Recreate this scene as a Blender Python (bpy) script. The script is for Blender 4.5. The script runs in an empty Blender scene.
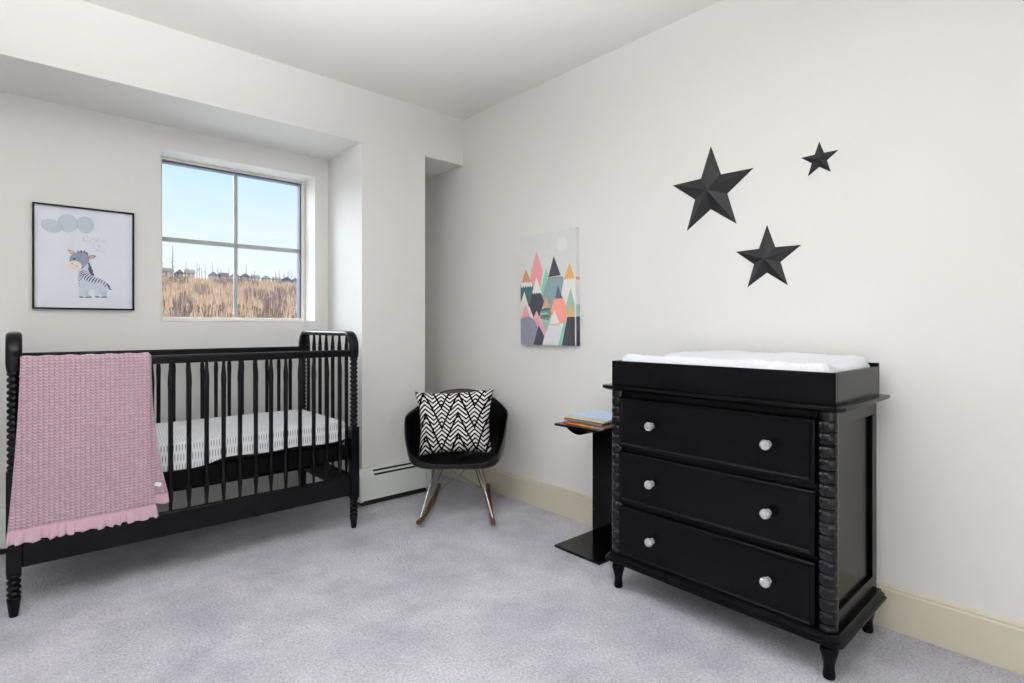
import bpy, bmesh, math, random
from mathutils import Vector, Matrix
random.seed(7)
C = bpy.context.scene.collection
PI = math.pi

# ------------------------------------------------------------------ materials
def lin(c):
    return tuple(((v/255)/12.92 if v/255 <= .04045 else ((v/255+.055)/1.055)**2.4) for v in c)
def nodes(m):
    m.use_nodes = True
    nt = m.node_tree
    return nt, nt.nodes['Principled BSDF']
MATS = {}
def mat(name, rgb, rough=.5, metal=0, var=0, vscale=20, bump=0, bscale=200, coat=0, spec=.5, trans=0, ior=1.45, detail=3, sheen=0):
    if name in MATS: return MATS[name]
    m = bpy.data.materials.new(name)
    nt, b = nodes(m)
    col = lin(rgb)+(1,)
    b.inputs['Base Color'].default_value = col
    b.inputs['Roughness'].default_value = rough
    b.inputs['Metallic'].default_value = metal
    b.inputs['Specular IOR Level'].default_value = spec
    b.inputs['Coat Weight'].default_value = coat
    b.inputs['Coat Roughness'].default_value = .12
    b.inputs['Transmission Weight'].default_value = trans
    b.inputs['IOR'].default_value = ior
    b.inputs['Sheen Weight'].default_value = sheen
    tc = nt.nodes.new('ShaderNodeTexCoord')
    nz = nt.nodes.new('ShaderNodeTexNoise'); nz.inputs['Scale'].default_value = vscale; nz.inputs['Detail'].default_value = detail
    nt.links.new(tc.outputs['Object'], nz.inputs['Vector'])
    if var:
        mx = nt.nodes.new('ShaderNodeMix'); mx.data_type = 'RGBA'
        mx.inputs['A'].default_value = tuple(v*(1-var) for v in col[:3])+(1,)
        mx.inputs['B'].default_value = tuple(min(1, v*(1+var)) for v in col[:3])+(1,)
        nt.links.new(nz.outputs['Fac'], mx.inputs['Factor'])
        nt.links.new(mx.outputs['Result'], b.inputs['Base Color'])
    if bump:
        n2 = nt.nodes.new('ShaderNodeTexNoise'); n2.inputs['Scale'].default_value = bscale; n2.inputs['Detail'].default_value = 4
        nt.links.new(tc.outputs['Object'], n2.inputs['Vector'])
        bp = nt.nodes.new('ShaderNodeBump'); bp.inputs['Strength'].default_value = bump; bp.inputs['Distance'].default_value = .004
        nt.links.new(n2.outputs['Fac'], bp.inputs['Height']); nt.links.new(bp.outputs['Normal'], b.inputs['Normal'])
    MATS[name] = m
    return m

class NG:
    """little helper to write shader maths"""
    def __init__(s, m): s.nt = m.node_tree
    def v(s, x):
        if hasattr(x, 'is_output') or isinstance(x, bpy.types.NodeSocket): return x
        n = s.nt.nodes.new('ShaderNodeValue'); n.outputs[0].default_value = x; return n.outputs[0]
    def m(s, op, a, b=0.0, c=0.0):
        n = s.nt.nodes.new('ShaderNodeMath'); n.operation = op
        for i, q in enumerate((a, b, c)):
            if isinstance(q, bpy.types.NodeSocket): s.nt.links.new(q, n.inputs[i])
            else: n.inputs[i].default_value = q
        return n.outputs[0]
    def mix(s, f, a, b):
        n = s.nt.nodes.new('ShaderNodeMix'); n.data_type = 'RGBA'
        s.nt.links.new(f, n.inputs['Factor'])
        for k, q in (('A', a), ('B', b)):
            if isinstance(q, bpy.types.NodeSocket): s.nt.links.new(q, n.inputs[k])
            else: n.inputs[k].default_value = lin(q)+(1,)
        return n.outputs['Result']
    def coord(s, kind):
        t = s.nt.nodes.new('ShaderNodeTexCoord'); x = s.nt.nodes.new('ShaderNodeSeparateXYZ')
        s.nt.links.new(t.outputs[kind], x.inputs[0]); return t.outputs[kind], x.outputs[0], x.outputs[1], x.outputs[2]

WALL = mat('wall_paint', (227, 226, 223), .75, var=.015, vscale=3, bump=.04, bscale=350, spec=.25)
CEIL = mat('ceiling_paint', (230, 228, 224), .9, var=.015, vscale=4, bump=.25, bscale=140, spec=.1)
TRIM = mat('baseboard_paint', (206, 201, 182), .45, var=.02, vscale=5, spec=.4)
VINYL = mat('window_vinyl', (232, 228, 218), .4, var=.01)
MUNT = mat('muntin_metal', (168, 174, 173), .5, var=.02)
GASKET = mat('window_gasket', (95, 100, 120), .6, var=.02)
BLACK = mat('black_lacquer', (9, 10, 15), .26, var=.15, vscale=30, bump=.02, bscale=90, spec=.24)
BLACK2 = mat('black_furniture_paint', (7, 7, 11), .22, var=.15, vscale=25, bump=.02, bscale=120, spec=.17)
TURNED = mat('black_turned_paint', (9, 9, 13), .2, var=.1, spec=.45)
BLACKM = mat('black_board', (8, 8, 9), .6, var=.1, spec=.1)
TBLACK = mat('black_glossy_laminate', (7, 7, 7), .16, var=.1, spec=.22)
PLASTIC = mat('black_moulded_plastic', (12, 13, 15), .28, var=.1, spec=.4)
CHROME = mat('chrome_wire', (205, 203, 198), .22, metal=1)
WALNUT = mat('walnut_wood', (96, 54, 34), .4, var=.35, vscale=35, spec=.4)
CRYSTAL = mat('crystal_glass', (252, 253, 255), .02, trans=.75, ior=1.5, spec=.8)
NICKEL = mat('polished_nickel', (200, 202, 206), .18, metal=1)
STAR = mat('black_metal_star', (30, 30, 35), .45, var=.12, vscale=40, spec=.45)
HEAT = mat('heater_enamel', (216, 222, 216), .42, var=.01, spec=.4)
SLOT = mat('heater_slot_dark', (28, 30, 30), .7, var=.1)
WHITEC = mat('white_terry_fabric', (222, 223, 230), .95, var=.03, bump=.9, bscale=110, spec=.1)
CANVAS_SIDE = mat('canvas_fabric', (226, 226, 222), .85, var=.02, bump=.15, bscale=600)
TAGW = mat('white_care_tag', (240, 240, 244), .8, var=.02)

# carpet
def carpet():
    m = bpy.data.materials.new('cut_pile_carpet'); nt, b = nodes(m); g = NG(m)
    co, x, y, z = g.coord('Object')
    def noise(sc, det=3, rough=.6):
        n = nt.nodes.new('ShaderNodeTexNoise'); n.inputs['Scale'].default_value = sc; n.inputs['Detail'].default_value = det
        n.inputs['Roughness'].default_value = rough
        nt.links.new(co, n.inputs['Vector']); return n.outputs['Fac']
    big = noise(3.2, 4, .62); fine = noise(110, 3, .8); mid = noise(45, 3)
    f1 = g.m('MULTIPLY_ADD', big, 2.8, -.9); n1 = nt.nodes.new('ShaderNodeClamp'); nt.links.new(f1, n1.inputs[0])
    c1 = g.mix(n1.outputs[0], (198, 198, 209), (234, 233, 241))
    f2 = g.m('MULTIPLY_ADD', fine, 3.4, -1.2); n2 = nt.nodes.new('ShaderNodeClamp'); nt.links.new(f2, n2.inputs[0])
    mul = nt.nodes.new('ShaderNodeMix'); mul.data_type = 'RGBA'; mul.blend_type = 'MULTIPLY'; mul.inputs['Factor'].default_value = 1
    nt.links.new(c1, mul.inputs['A'])
    nt.links.new(g.mix(n2.outputs[0], (205, 205, 208), (255, 255, 255)), mul.inputs['B'])
    nt.links.new(mul.outputs['Result'], b.inputs['Base Color'])
    b.inputs['Roughness'].default_value = 1; b.inputs['Specular IOR Level'].default_value = .05
    h = g.m('ADD', fine, g.m('MULTIPLY', mid, .8)); h = g.m('ADD', h, g.m('MULTIPLY', big, 1.5))
    bp = nt.nodes.new('ShaderNodeBump'); bp.inputs['Strength'].default_value = .9; bp.inputs['Distance'].default_value = .008
    nt.links.new(h, bp.inputs['Height']); nt.links.new(bp.outputs['Normal'], b.inputs['Normal'])
    return m
CARPET = carpet()

# ------------------------------------------------------------------ mesh builder
class MB:
    def __init__(s): s.v = []; s.f = []; s.mi = []; s.uv = {}
    def add(s, vs, fs, mi=0, M=None):
        o = len(s.v)
        s.v += [tuple(M @ Vector(p)) if M else tuple(p) for p in vs]
        for f in fs: s.f.append(tuple(i+o for i in f)); s.mi.append(mi)
        return s
    def box(s, x0, x1, y0, y1, z0, z1, mi=0, M=None):
        vs = [(x, y, z) for z in (z0, z1) for y in (y0, y1) for x in (x0, x1)]
        return s.add(vs, [(0,2,3,1),(4,5,7,6),(0,1,5,4),(2,6,7,3),(0,4,6,2),(1,3,7,5)], mi, M)
    def lathe(s, prof, n=24, c=(0,0,0), mi=0, M=None, axis='z'):
        vs = []; fs = []
        for r, z in prof:
            for k in range(n):
                a = 2*PI*k/n; p = (r*math.cos(a), r*math.sin(a), z)
                if axis == 'x': p = (p[2], p[0], p[1])
                if axis == 'y': p = (p[1], p[2], p[0])
                vs.append((c[0]+p[0], c[1]+p[1], c[2]+p[2]))
        L = len(prof)
        for i in range(L-1):
            for k in range(n):
                k2 = (k+1) % n
                fs.append((i*n+k, i*n+k2, (i+1)*n+k2, (i+1)*n+k))
        fs.append(tuple(range(n))[::-1]); fs.append(tuple((L-1)*n+k for k in range(n)))
        return s.add(vs, fs, mi, M)
    def tube(s, pts, r, n=8, mi=0, M=None):
        pts = [Vector(p) for p in pts]; vs = []; fs = []
        ref = Vector((0, 0, 1))
        for i, p in enumerate(pts):
            d = (pts[min(i+1, len(pts)-1)]-pts[max(i-1, 0)]).normalized()
            u = d.cross(ref)
            if u.length < .05: u = d.cross(Vector((1, 0, 0)))
            u.normalize(); w = d.cross(u)
            rr = r[i] if isinstance(r, (list, tuple)) else r
            for k in range(n):
                a = 2*PI*k/n; vs.append(p+u*rr*math.cos(a)+w*rr*math.sin(a))
        for i in range(len(pts)-1):
            for k in range(n):
                k2 = (k+1) % n; fs.append((i*n+k, i*n+k2, (i+1)*n+k2, (i+1)*n+k))
        fs.append(tuple(range(n))[::-1]); fs.append(tuple((len(pts)-1)*n+k for k in range(n)))
        return s.add(vs, fs, mi, M)
    def sweep(s, secs, mi=0, M=None, closed=False):
        """secs: list of equal-length rings of points"""
        n = len(secs[0]); vs = [p for q in secs for p in q]; fs = []
        R = len(secs)
        for i in range(R if closed else R-1):
            j = (i+1) % R
            for k in range(n):
                k2 = (k+1) % n; fs.append((i*n+k, i*n+k2, j*n+k2, j*n+k))
        if not closed:
            fs.append(tuple(range(n))[::-1]); fs.append(tuple((R-1)*n+k for k in range(n)))
        return s.add(vs, fs, mi, M)
    def grid(s, fn, nu, nv, mi=0, flip=False):
        vs = [fn(i/nu, j/nv) for j in range(nv+1) for i in range(nu+1)]
        fs = []; o = len(s.v)
        for j in range(nv):
            for i in range(nu):
                a = j*(nu+1)+i; q = (a, a+1, a+nu+2, a+nu+1)
                fs.append(q[::-1] if flip else q)
        for j in range(nv+1):
            for i in range(nu+1): s.uv[o+j*(nu+1)+i] = (i/nu, j/nv)
        return s.add(vs, fs, mi)
    def build(s, name, mats, parent=None, smooth=None, bevel=0, seg=2, solid=0, sub=0, off=0):
        me = bpy.data.meshes.new(name); me.from_pydata(s.v, [], s.f)
        if not isinstance(mats, (list, tuple)): mats = [mats]
        for m in mats: me.materials.append(m)
        for p, mi in zip(me.polygons, s.mi): p.material_index = mi
        if s.uv:
            ul = me.uv_layers.new(name='UVMap')
            for lp in me.loops: ul.data[lp.index].uv = s.uv.get(lp.vertex_index, (0, 0))
        bm = bmesh.new(); bm.from_mesh(me); bmesh.ops.recalc_face_normals(bm, faces=bm.faces); bm.to_mesh(me); bm.free()
        if smooth is not None:
            me.shade_smooth()
            try: me.set_sharp_from_angle(angle=math.radians(smooth))
            except Exception: pass
        o = bpy.data.objects.new(name, me); C.objects.link(o)
        if parent: o.parent = parent
        if solid:
            md = o.modifiers.new('thick', 'SOLIDIFY'); md.thickness = solid; md.offset = off
        if sub:
            md = o.modifiers.new('sub', 'SUBSURF'); md.levels = sub; md.render_levels = sub
        if bevel:
            md = o.modifiers.new('bev', 'BEVEL'); md.width = bevel; md.segments = seg; md.limit_method = 'ANGLE'
            md.angle_limit = math.radians(40); md.harden_normals = False
            if smooth is None: me.shade_smooth(); me.set_sharp_from_angle(angle=math.radians(35))
        return o
def tag(o, label=None, cat=None, group=None, kind=None):
    if label: o['label'] = label
    if cat: o['category'] = cat
    if group: o['group'] = group
    if kind: o['kind'] = kind
    return o
def thing(name, label, cat, loc=(0,0,0), rz=0, group=None):
    o = bpy.data.objects.new(name, None); C.objects.link(o); o.location = loc; o.rotation_euler = (0, 0, rz)
    o.empty_display_size = .1
    return tag(o, label, cat, group)
def struct(o): o['kind'] = 'structure'; return o
def copy_tree(o, parent=None):
    c = o.copy(); C.objects.link(c); c.parent = parent
    for ch in list(o.children): copy_tree(ch, c)
    return c
def dupe(o, loc, rot=None):      # a part again, same mesh
    c = o.copy(); C.objects.link(c); c.location = loc
    if rot: c.rotation_euler = rot
    return c

# ------------------------------------------------------------------ room shell
XR, YF, YW = 2.372, 3.155, 3.658       # right wall, front plane of the piers, window wall
XJ, XN = 1.588, 2.05                   # alcove jamb, niche edge
ZC, ZB, ZBN = 2.583, 2.25, 2.258
XL, YB = -1.35, -1.55
X0, X1, Z0, Z1 = .604, 1.497, 1.135, 2.117   # window opening
YO = 3.96                               # outer face
struct(MB().box(XL-.1, XR+.1, YB-.1, YO, -.1, 0).build('floor', CARPET))
struct(MB().box(XL-.1, XR+.1, YB-.1, YO, ZC, ZC+.12).build('ceiling', CEIL))
struct(MB().box(XR, XR+.12, YB-.1, YO, 0, ZC).build('wall_right', WALL))
struct(MB().box(XL-.12, XL, YB-.1, YO, 0, ZC).build('wall_left', WALL))
struct(MB().box(XL, XR, YB-.12, YB, 0, ZC).build('wall_back', WALL))
w = MB()                                # window wall with its opening
w.box(XL, X0, YW, YO, 0, ZC).box(X1, XR, YW, YO, 0, ZC).box(X0, X1, YW, YO, 0, Z0).box(X0, X1, YW, YO, Z1, ZC)
struct(w.build('wall_window', WALL))
w = MB()                                # pier between alcove and niche with a softened corner
w.box(XJ, XN, YF, YW, 0, ZC)
struct(w.build('wall_pier', WALL))
struct(MB().box(XL, XJ, YF, YW, ZB, ZC).build('wall_alcove_header', WALL))
struct(MB().box(XN, XR, YF, YW, ZBN, ZC).build('wall_niche_header', WALL))

def base(name, pts):                    # baseboard of moulded section along a polyline, pts: (x,y,nx,ny) start/end
    (xa, ya), (xb, yb), (nx, ny) = pts
    prof = [(0, 0), (.016, 0), (.016, .138), (.010, .143), (.010, .150), (.004, .158), (0, .158)]
    secs = [[(x+nx*d, y+ny*d, z) for d, z in prof] for x, y in ((xa, ya), (xb, yb))]
    return struct(MB().sweep(secs).build(name, TRIM))
base('baseboard_right', ((XR, YB), (XR, YW), (-1, 0)))
base('baseboard_niche', ((XN, YW), (XR-.016, YW), (0, -1)))
base('baseboard_left', ((XL, YB), (XL, YW), (1, 0)))
base('baseboard_back', ((XL, YB), (XR, YB), (0, 1)))
base('baseboard_jamb', ((XJ, YF+.02), (XJ, YW-.09), (-1, 0)))

# window: frame, gasket, muntins, panes
GX0, GX1, GZ0, GZ1, GY = .640, 1.470, 1.162, 2.100, 3.855
win = struct(thing('window_1', None, None, (0, 0, 0)))
fr = MB()
fr.box(X0, GX0, 3.832, 3.93, Z0, Z1).box(GX1+.004, X1, 3.832, 3.93, Z0, Z1).box(GX0, GX1+.004, 3.832, 3.93, Z0, GZ0).box(GX0, GX1+.004, 3.832, 3.93, GZ1+.004, Z1)
fr.build('window_frame', VINYL, win, bevel=.003)
gk = MB(); t = .006
gk.box(GX1-t, GX1+.004, 3.845, 3.90, GZ0, GZ1).box(GX0, GX1-t, 3.845, 3.90, GZ1-t, GZ1+.004)
gk.build('window_gasket', GASKET, win)
mv = MB().box(1.043, 1.065, 3.857, 3.869, GZ0, GZ1-t).box(GX0, 1.043, 3.85, 3.876, 1.617, 1.643).box(1.065, GX1-t, 3.85, 3.876, 1.617, 1.643)
mv.build('muntin', MUNT, win)
GLASS = bpy.data.materials.new('window_glass'); nt, b = nodes(GLASS)
nt.nodes.remove(b); tr_ = nt.nodes.new('ShaderNodeBsdfTransparent'); tr_.inputs[0].default_value = (.985, .99, .99, 1)
gl_ = nt.nodes.new('ShaderNodeBsdfGlossy'); gl_.inputs['Roughness'].default_value = .0
fz = nt.nodes.new('ShaderNodeFresnel'); fz.inputs['IOR'].default_value = 1.2
ms_ = nt.nodes.new('ShaderNodeMixShader'); nt.links.new(fz.outputs[0], ms_.inputs[0]); nt.links.new(tr_.outputs[0], ms_.inputs[1]); nt.links.new(gl_.outputs[0], ms_.inputs[2])
nt.links.new(ms_.outputs[0], nt.nodes['Material Output'].inputs['Surface'])
for xa, xb in ((GX0, 1.043), (1.065, GX1-t)):
    for za, zb in ((GZ0, 1.617), (1.643, GZ1-t)):
        MB().box(xa, xb, 3.861, 3.865, za, zb).build('pane', GLASS, win)
# painted sill board with slightly brighter paint
SILL = mat('sill_paint', (236, 236, 236), .4, var=.01)
MB().box(X0, X1, YW-.004, 3.832, Z0-.002, Z0+.006).build('window_sill', SILL, win, bevel=.002)

# baseboard heaters
def heater(xa, xb, y, label, slots):
    h = thing('baseboard_heater', label, 'heater', ((xa+xb)/2, y, 0)); L = (xb-xa)/2
    d = .066
    prof = [(0, .035), (-d, .035), (-d, .165), (-d+.004, .178), (-d+.030, .214), (-d+.036, .222), (0, .222)]
    MB().sweep([[(x, a, z) for a, z in prof] for x in (-L+.02, L-.045)]).build('cover', HEAT, h, bevel=.002)
    pe = [(0, .030), (-d-.003, .030), (-d-.003, .167), (-d+.001, .181), (-d+.028, .219), (-d+.035, .226), (0, .226)]
    for x0, x1 in ((-L, -L+.02), (L-.045, L)):
        MB().sweep([[(x, a, z) for a, z in pe] for x in (x0, x1)]).build('end_cap', HEAT, h, bevel=.002)
    MB().box(-L+.02, L-.03, -d+.012, 0, .004, .034).build('toe_shade', SLOT, h)  # dark block stands in for the shadow under the cover
    sl = MB()
    for sx0, sx1 in slots:
        for za in (.180, .201):
            # slots lie on the sloped top lip
            def yy(z): return -d+.004+(z-.178)*(.026/.036)
            a, bb = za, za+.0105
            x0, x1 = sx0-(xa+xb)/2, sx1-(xa+xb)/2
            sl.sweep([[(x, yy(a)-.0012, a), (x, yy(bb)-.0012, bb), (x, yy(bb)+.004, bb), (x, yy(a)+.004, a)] for x in (x0, x1)])
    sl.build('louvre_slot', SLOT, h)
    return h
heater(1.543, 2.055, YF, 'white enamelled baseboard heater at the foot of the wall pier behind the rocking chair', [(1.64, 1.99)])
heater(-1.2, 1.545, YW, 'long white baseboard heater under the window behind the black crib', [(-1.1, -.62), (-.55, -.07), (.0, .45), (.52, .98), (1.05, 1.46)])

# ------------------------------------------------------------------ crib
crib = thing('baby_crib', 'black spindle crib with spool turned posts standing under the window', 'crib', (.686, 3.165, 0))
CX, CY = .686, 3.165
XA, XB, YA, YC = -.012, 1.367, 2.812, 3.535
def beads(z0, z1, n, r, rin):
    out = []; p = (z1-z0)/n
    for i in range(n):
        for k, q in enumerate((0, .12, .3, .5, .7, .88)):
            out.append((rin+(r-rin)*math.sin(PI*q)**.6 if q else rin, z0+p*(i+q)))
    out.append((rin, z1)); return out
prof = [(.0125, 0), (.014, .004), (.022, .070), (.0225, .074)] + beads(.076, .165, 4, .0225, .013)
post = MB().lathe(prof, 20)
post.box(-.0225, .0225, -.0225, .0225, .165, .555)
post.lathe(beads(.555, .935, 16, .0215, .0125), 20)
post = post.build('post', BLACK, crib, smooth=50, bevel=.003)
post.location = (XA-CX, YA-CY, 0)
for x, y in ((XB, YA), (XA, YC), (XB, YC)): dupe(post, (x-CX, y-CY, 0))
# bent arch rails at both ends
def arch():
    pts = []; R = .075; ya, yc = YA-CY, YC-CY; zt = 1.064
    pts.append((ya, .932)); pts.append((ya, .96))
    for k in range(9):
        a = PI-PI/2*k/8; pts.append((ya+R+R*math.cos(a), zt-R+R*math.sin(a)))
    for k in range(1, 8): pts.append((ya+R+(yc-ya-2*R)*k/8, zt))
    for k in range(9):
        a = PI/2-PI/2*k/8; pts.append((yc-R+R*math.cos(a), zt-R+R*math.sin(a)))
    pts.append((yc, .96)); pts.append((yc, .932))
    secs = []
    for i, (y, z) in enumerate(pts):
        a = pts[max(i-1, 0)]; c = pts[min(i+1, len(pts)-1)]
        d = Vector((0, c[0]-a[0], c[1]-a[1])).normalized(); nrm = Vector((0, -d.z, d.y))
        vert = abs(d.z); h = .0145+.006*vert; wx = .0245
        if i in (0, len(pts)-1): h *= .86; wx *= .88
        ring = []
        for k in range(16):
            t = 2*PI*k/16; cx = math.copysign(abs(math.cos(t))**.55, math.cos(t)); sy = math.copysign(abs(math.sin(t))**.55, math.sin(t))
            ring.append(tuple(Vector((0, y, z))+Vector((wx*cx, 0, 0))+nrm*(h*sy)))
        secs.append(ring)
    return MB().sweep(secs)
ar = arch().build('arch_rail', BLACK, crib, smooth=50); ar.location = (XA-CX, 0, 0); dupe(ar, (XB-CX, 0, 0))
# long rails
def rrail(x0, x1, y, z0, z1, t, name):
    return MB().box(x0-CX, x1-CX, y-t/2-CY, y+t/2-CY, z0, z1).build(name, BLACK, crib, bevel=min(.008, t*.3), seg=3)
for y in (YA, YC): rrail(XA+.018, XB-.018, y, .939, .976, .034, 'top_rail')
for y in (YA, YC): rrail(XA+.02, XB-.02, y, .182, .288, .024, 'bottom_rail')
for x in (XA, XB):
    MB().box(x-CX-.012, x-CX+.012, YA+.02-CY, YC-.02-CY, .182, .288).build('end_bottom_rail', BLACK, crib, bevel=.005)
def spindle_prof(zb, zt):
    return [(.0065, zb-.01), (.0065, zb+.012), (.0085, zb+.04), (.0112, zb+.085), (.0118, zb+.11), (.0105, zb+.15), (.0100, (zb+zt)/2),
            (.0105, zt-.12), (.0118, zt-.085), (.0110, zt-.06), (.0080, zt-.028), (.0068, zt-.008), (.0068, zt+.008)]
sp = MB().lathe(spindle_prof(.288, .939), 14).build('spindle', BLACK, crib, smooth=50)
xs = [.0016+.0714*k for k in range(1, 19)]
sp.location = (xs[0]-CX, YA-CY, 0)
for y in (YA, YC):
    for i, x in enumerate(xs):
        if y == YA and i == 0: continue
        dupe(sp, (x-CX, y-CY, 0))
se = MB().lathe(spindle_prof(.288, 1.052), 14).build('spindle', BLACK, crib, smooth=50)
n = 8; first = True
for x in (XA, XB):
    for k in range(1, n):
        y = YA+(YC-YA)*k/n
        if first: se.location = (x-CX, y-CY, 0); first = False
        else: dupe(se, (x-CX, y-CY, 0))
# mattress support frame
ms = MB()
x0, x1, y0, y1 = XA+.03-CX, XB-.03-CX, YA+.028-CY, YC-.028-CY
ms.box(x0, x1, y0, y0+.025, .372, .452).box(x0, x1, y1-.025, y1, .372, .452).box(x0, x0+.025, y0+.025, y1-.025, .372, .452).box(x1-.025, x1, y0+.025, y1-.025, .372, .452)
ms.box(x0+.025, x1-.025, y0+.025, y1-.025, .43, .438)
ms.build('mattress_support', BLACKM, crib, bevel=.003)
bt = MB()
for x in (XA, XB):
    for y in (YA, YC):
        bt.lathe([(.0, 0), (.006, .0), (.006, .004), (0, .006)], 12, axis='y', c=(x-CX, y-CY-(.0285 if y == YA else -.0225), .236))

# mattress with fitted sheet (white with short black dashes)
SHEET = bpy.data.materials.new('dashed_cotton_sheet'); nt, b = nodes(SHEET); g = NG(SHEET)
co, x, y, z = g.coord('Object')
geo = nt.nodes.new('ShaderNodeNewGeometry'); sx = nt.nodes.new('ShaderNodeSeparateXYZ'); nt.links.new(geo.outputs['Normal'], sx.inputs[0])
istop = g.m('GREATER_THAN', sx.outputs[2], .6)
ny = g.m('ABSOLUTE', sx.outputs[0]); isend = g.m('GREATER_THAN', ny, .7)
s_ = g.m('ADD', g.m('MULTIPLY', y, istop), g.m('MULTIPLY', z, g.m('SUBTRACT', 1, istop)))
u_ = g.m('ADD', g.m('MULTIPLY', x, g.m('SUBTRACT', 1, isend)), g.m('MULTIPLY', y, isend))
row = g.m('ADD', g.m('MULTIPLY', s_, 1/.046), .27)
fr_ = g.m('FRACT', row); rown = g.m('FLOOR', row)
prof_ = g.m('SINE', g.m('MULTIPLY', fr_, PI))
fu = g.m('FRACT', g.m('ADD', g.m('MULTIPLY', u_, 1/.0118), g.m('MULTIPLY', rown, .5)))
du = g.m('ABSOLUTE', g.m('SUBTRACT', fu, .5))
wid = g.m('MULTIPLY', g.m('SUBTRACT', prof_, .15), g.m('SUBTRACT', .14, g.m('MULTIPLY', istop, .085)))
dash = g.m('LESS_THAN', du, wid)
nt.links.new(g.mix(dash, (236, 238, 243), (60, 62, 68)), b.inputs['Base Color'])
b.inputs['Roughness'].default_value = .9; b.inputs['Specular IOR Level'].default_value = .1
mx0, mx1, my0, my1 = .03, 1.348, 2.846, 3.502
def rbox(x0, x1, y0, y1, z0, z1, r, rt):
    """rounded slab: list of rings"""
    rings = []
    def ring(ins, z):
        out = []; rr = max(r-ins, .004)
        for cx, cy, a0 in ((x1-r, y1-r, 0), (x0+r, y1-r, 90), (x0+r, y0+r, 180), (x1-r, y0+r, 270)):
            for k in range(7):
                a = math.radians(a0+15*k); out.append((cx+rr*math.cos(a), cy+rr*math.sin(a), z))
        return out
    for q in range(5):
        a = PI/2*q/4; rings.append(ring(rt*(1-math.sin(a)), z0+rt*(1-math.cos(a))))
    for q in range(5):
        a = PI/2*q/4; rings.append(ring(rt*(1-math.cos(a)), z1-rt+rt*math.sin(a)))
    return rings
mcx, mcy = (mx0+mx1)/2, (my0+my1)/2
mt = thing('crib_mattress', 'crib mattress in a white fitted sheet with small black dashes, inside the black crib', 'mattress', (mcx, mcy, .4535))
MB().sweep(rbox(mx0-mcx+.002, mx1-mcx-.002, my0-mcy+.002, my1-mcy-.002, 0, .118, .045, .016)).build('mattress_core', BLACKM, mt, smooth=60)
rg = rbox(mx0-mcx, mx1-mcx, my0-mcy, my1-mcy, 0, .126, .045, .016)[5:]
low = [(x_, y_, (.001 if x_ < -.06 else .001+.022*(.5-.5*math.cos(PI*min(1, (x_+.06)/.16))))) for x_, y_, z_ in rg[0]]
# extra points along the long sides so that the hem can lift
def dense(ring):
    out = []
    for i in range(len(ring)):
        a_, c_ = ring[i], ring[(i+1) % len(ring)]; L_ = math.hypot(c_[0]-a_[0], c_[1]-a_[1]); k_ = max(1, int(L_/.03)) if L_ > .1 else 1
        for q_ in range(k_): out.append(tuple(a_[m_]+(c_[m_]-a_[m_])*q_/k_ for m_ in range(3)))
    return out
rg = [dense(r_) for r_ in rg]
hem = [(x_, y_, .0015+.024*(.5-.5*math.cos(PI*min(1, max(0, x_+.10)/.16)))+.004*math.sin(x_*21)*(1 if x_ > -.05 else .3)) for x_, y_, z_ in rg[0]]
sm = MB(); nn = len(hem); rings = [hem]+rg
vs = [p_ for r_ in rings for p_ in r_]; fs = []
for i in range(len(rings)-1):
    for k in range(nn):
        k2 = (k+1) % nn; fs.append((i*nn+k, i*nn+k2, (i+1)*nn+k2, (i+1)*nn+k))
fs.append(tuple((len(rings)-1)*nn+k for k in range(nn)))
sm.add(vs, fs).build('fitted_sheet', SHEET, mt, smooth=60)

# ------------------------------------------------------------------ pink blanket over the front rail
KNIT = bpy.data.materials.new('pink_knit'); nt, b = nodes(KNIT); g = NG(KNIT)
uvn, u, v, _ = g.coord('Object')
zz = g.m('PINGPONG', g.m('MULTIPLY', u, 1/.016), .5)
wv = g.m('FRACT', g.m('ADD', g.m('MULTIPLY', _, 1/.0125), zz))
zg = g.m('SINE', g.m('MULTIPLY', wv, PI)); cab = g.m('SINE', g.m('MULTIPLY', g.m('FRACT', g.m('MULTIPLY', u, 1/.016)), PI))
kn = nt.nodes.new('ShaderNodeTexNoise'); kn.inputs['Scale'].default_value = 75; kn.inputs['Detail'].default_value = 2; nt.links.new(uvn, kn.inputs['Vector'])
hh = g.m('MULTIPLY', g.m('POWER', zg, .7), g.m('POWER', cab, .28))
hh = g.m('MULTIPLY', hh, g.m('MULTIPLY_ADD', kn.outputs['Fac'], 1.3, .3))
nt.links.new(g.mix(hh, (152, 124, 138), (206, 176, 190)), b.inputs['Base Color'])
bp = nt.nodes.new('ShaderNodeBump'); bp.inputs['Strength'].default_value = .85; bp.inputs['Distance'].default_value = .006
nt.links.new(hh, bp.inputs['Height']); nt.links.new(bp.outputs['Normal'], b.inputs['Normal'])
b.inputs['Roughness'].default_value = .95; b.inputs['Specular IOR Level'].default_value = .1; b.inputs['Sheen Weight'].default_value = .3
RUFF = mat('pink_ruffle_cotton', (190, 158, 172), .9, var=.06, vscale=60, spec=.1, sheen=.2)
bl = thing('knit_blanket', 'dusty pink knit baby blanket with ruffled hem draped over the crib front rail', 'blanket', (.2, 2.79, .985))
BO = Vector((.2, 2.79, .985))
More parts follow.
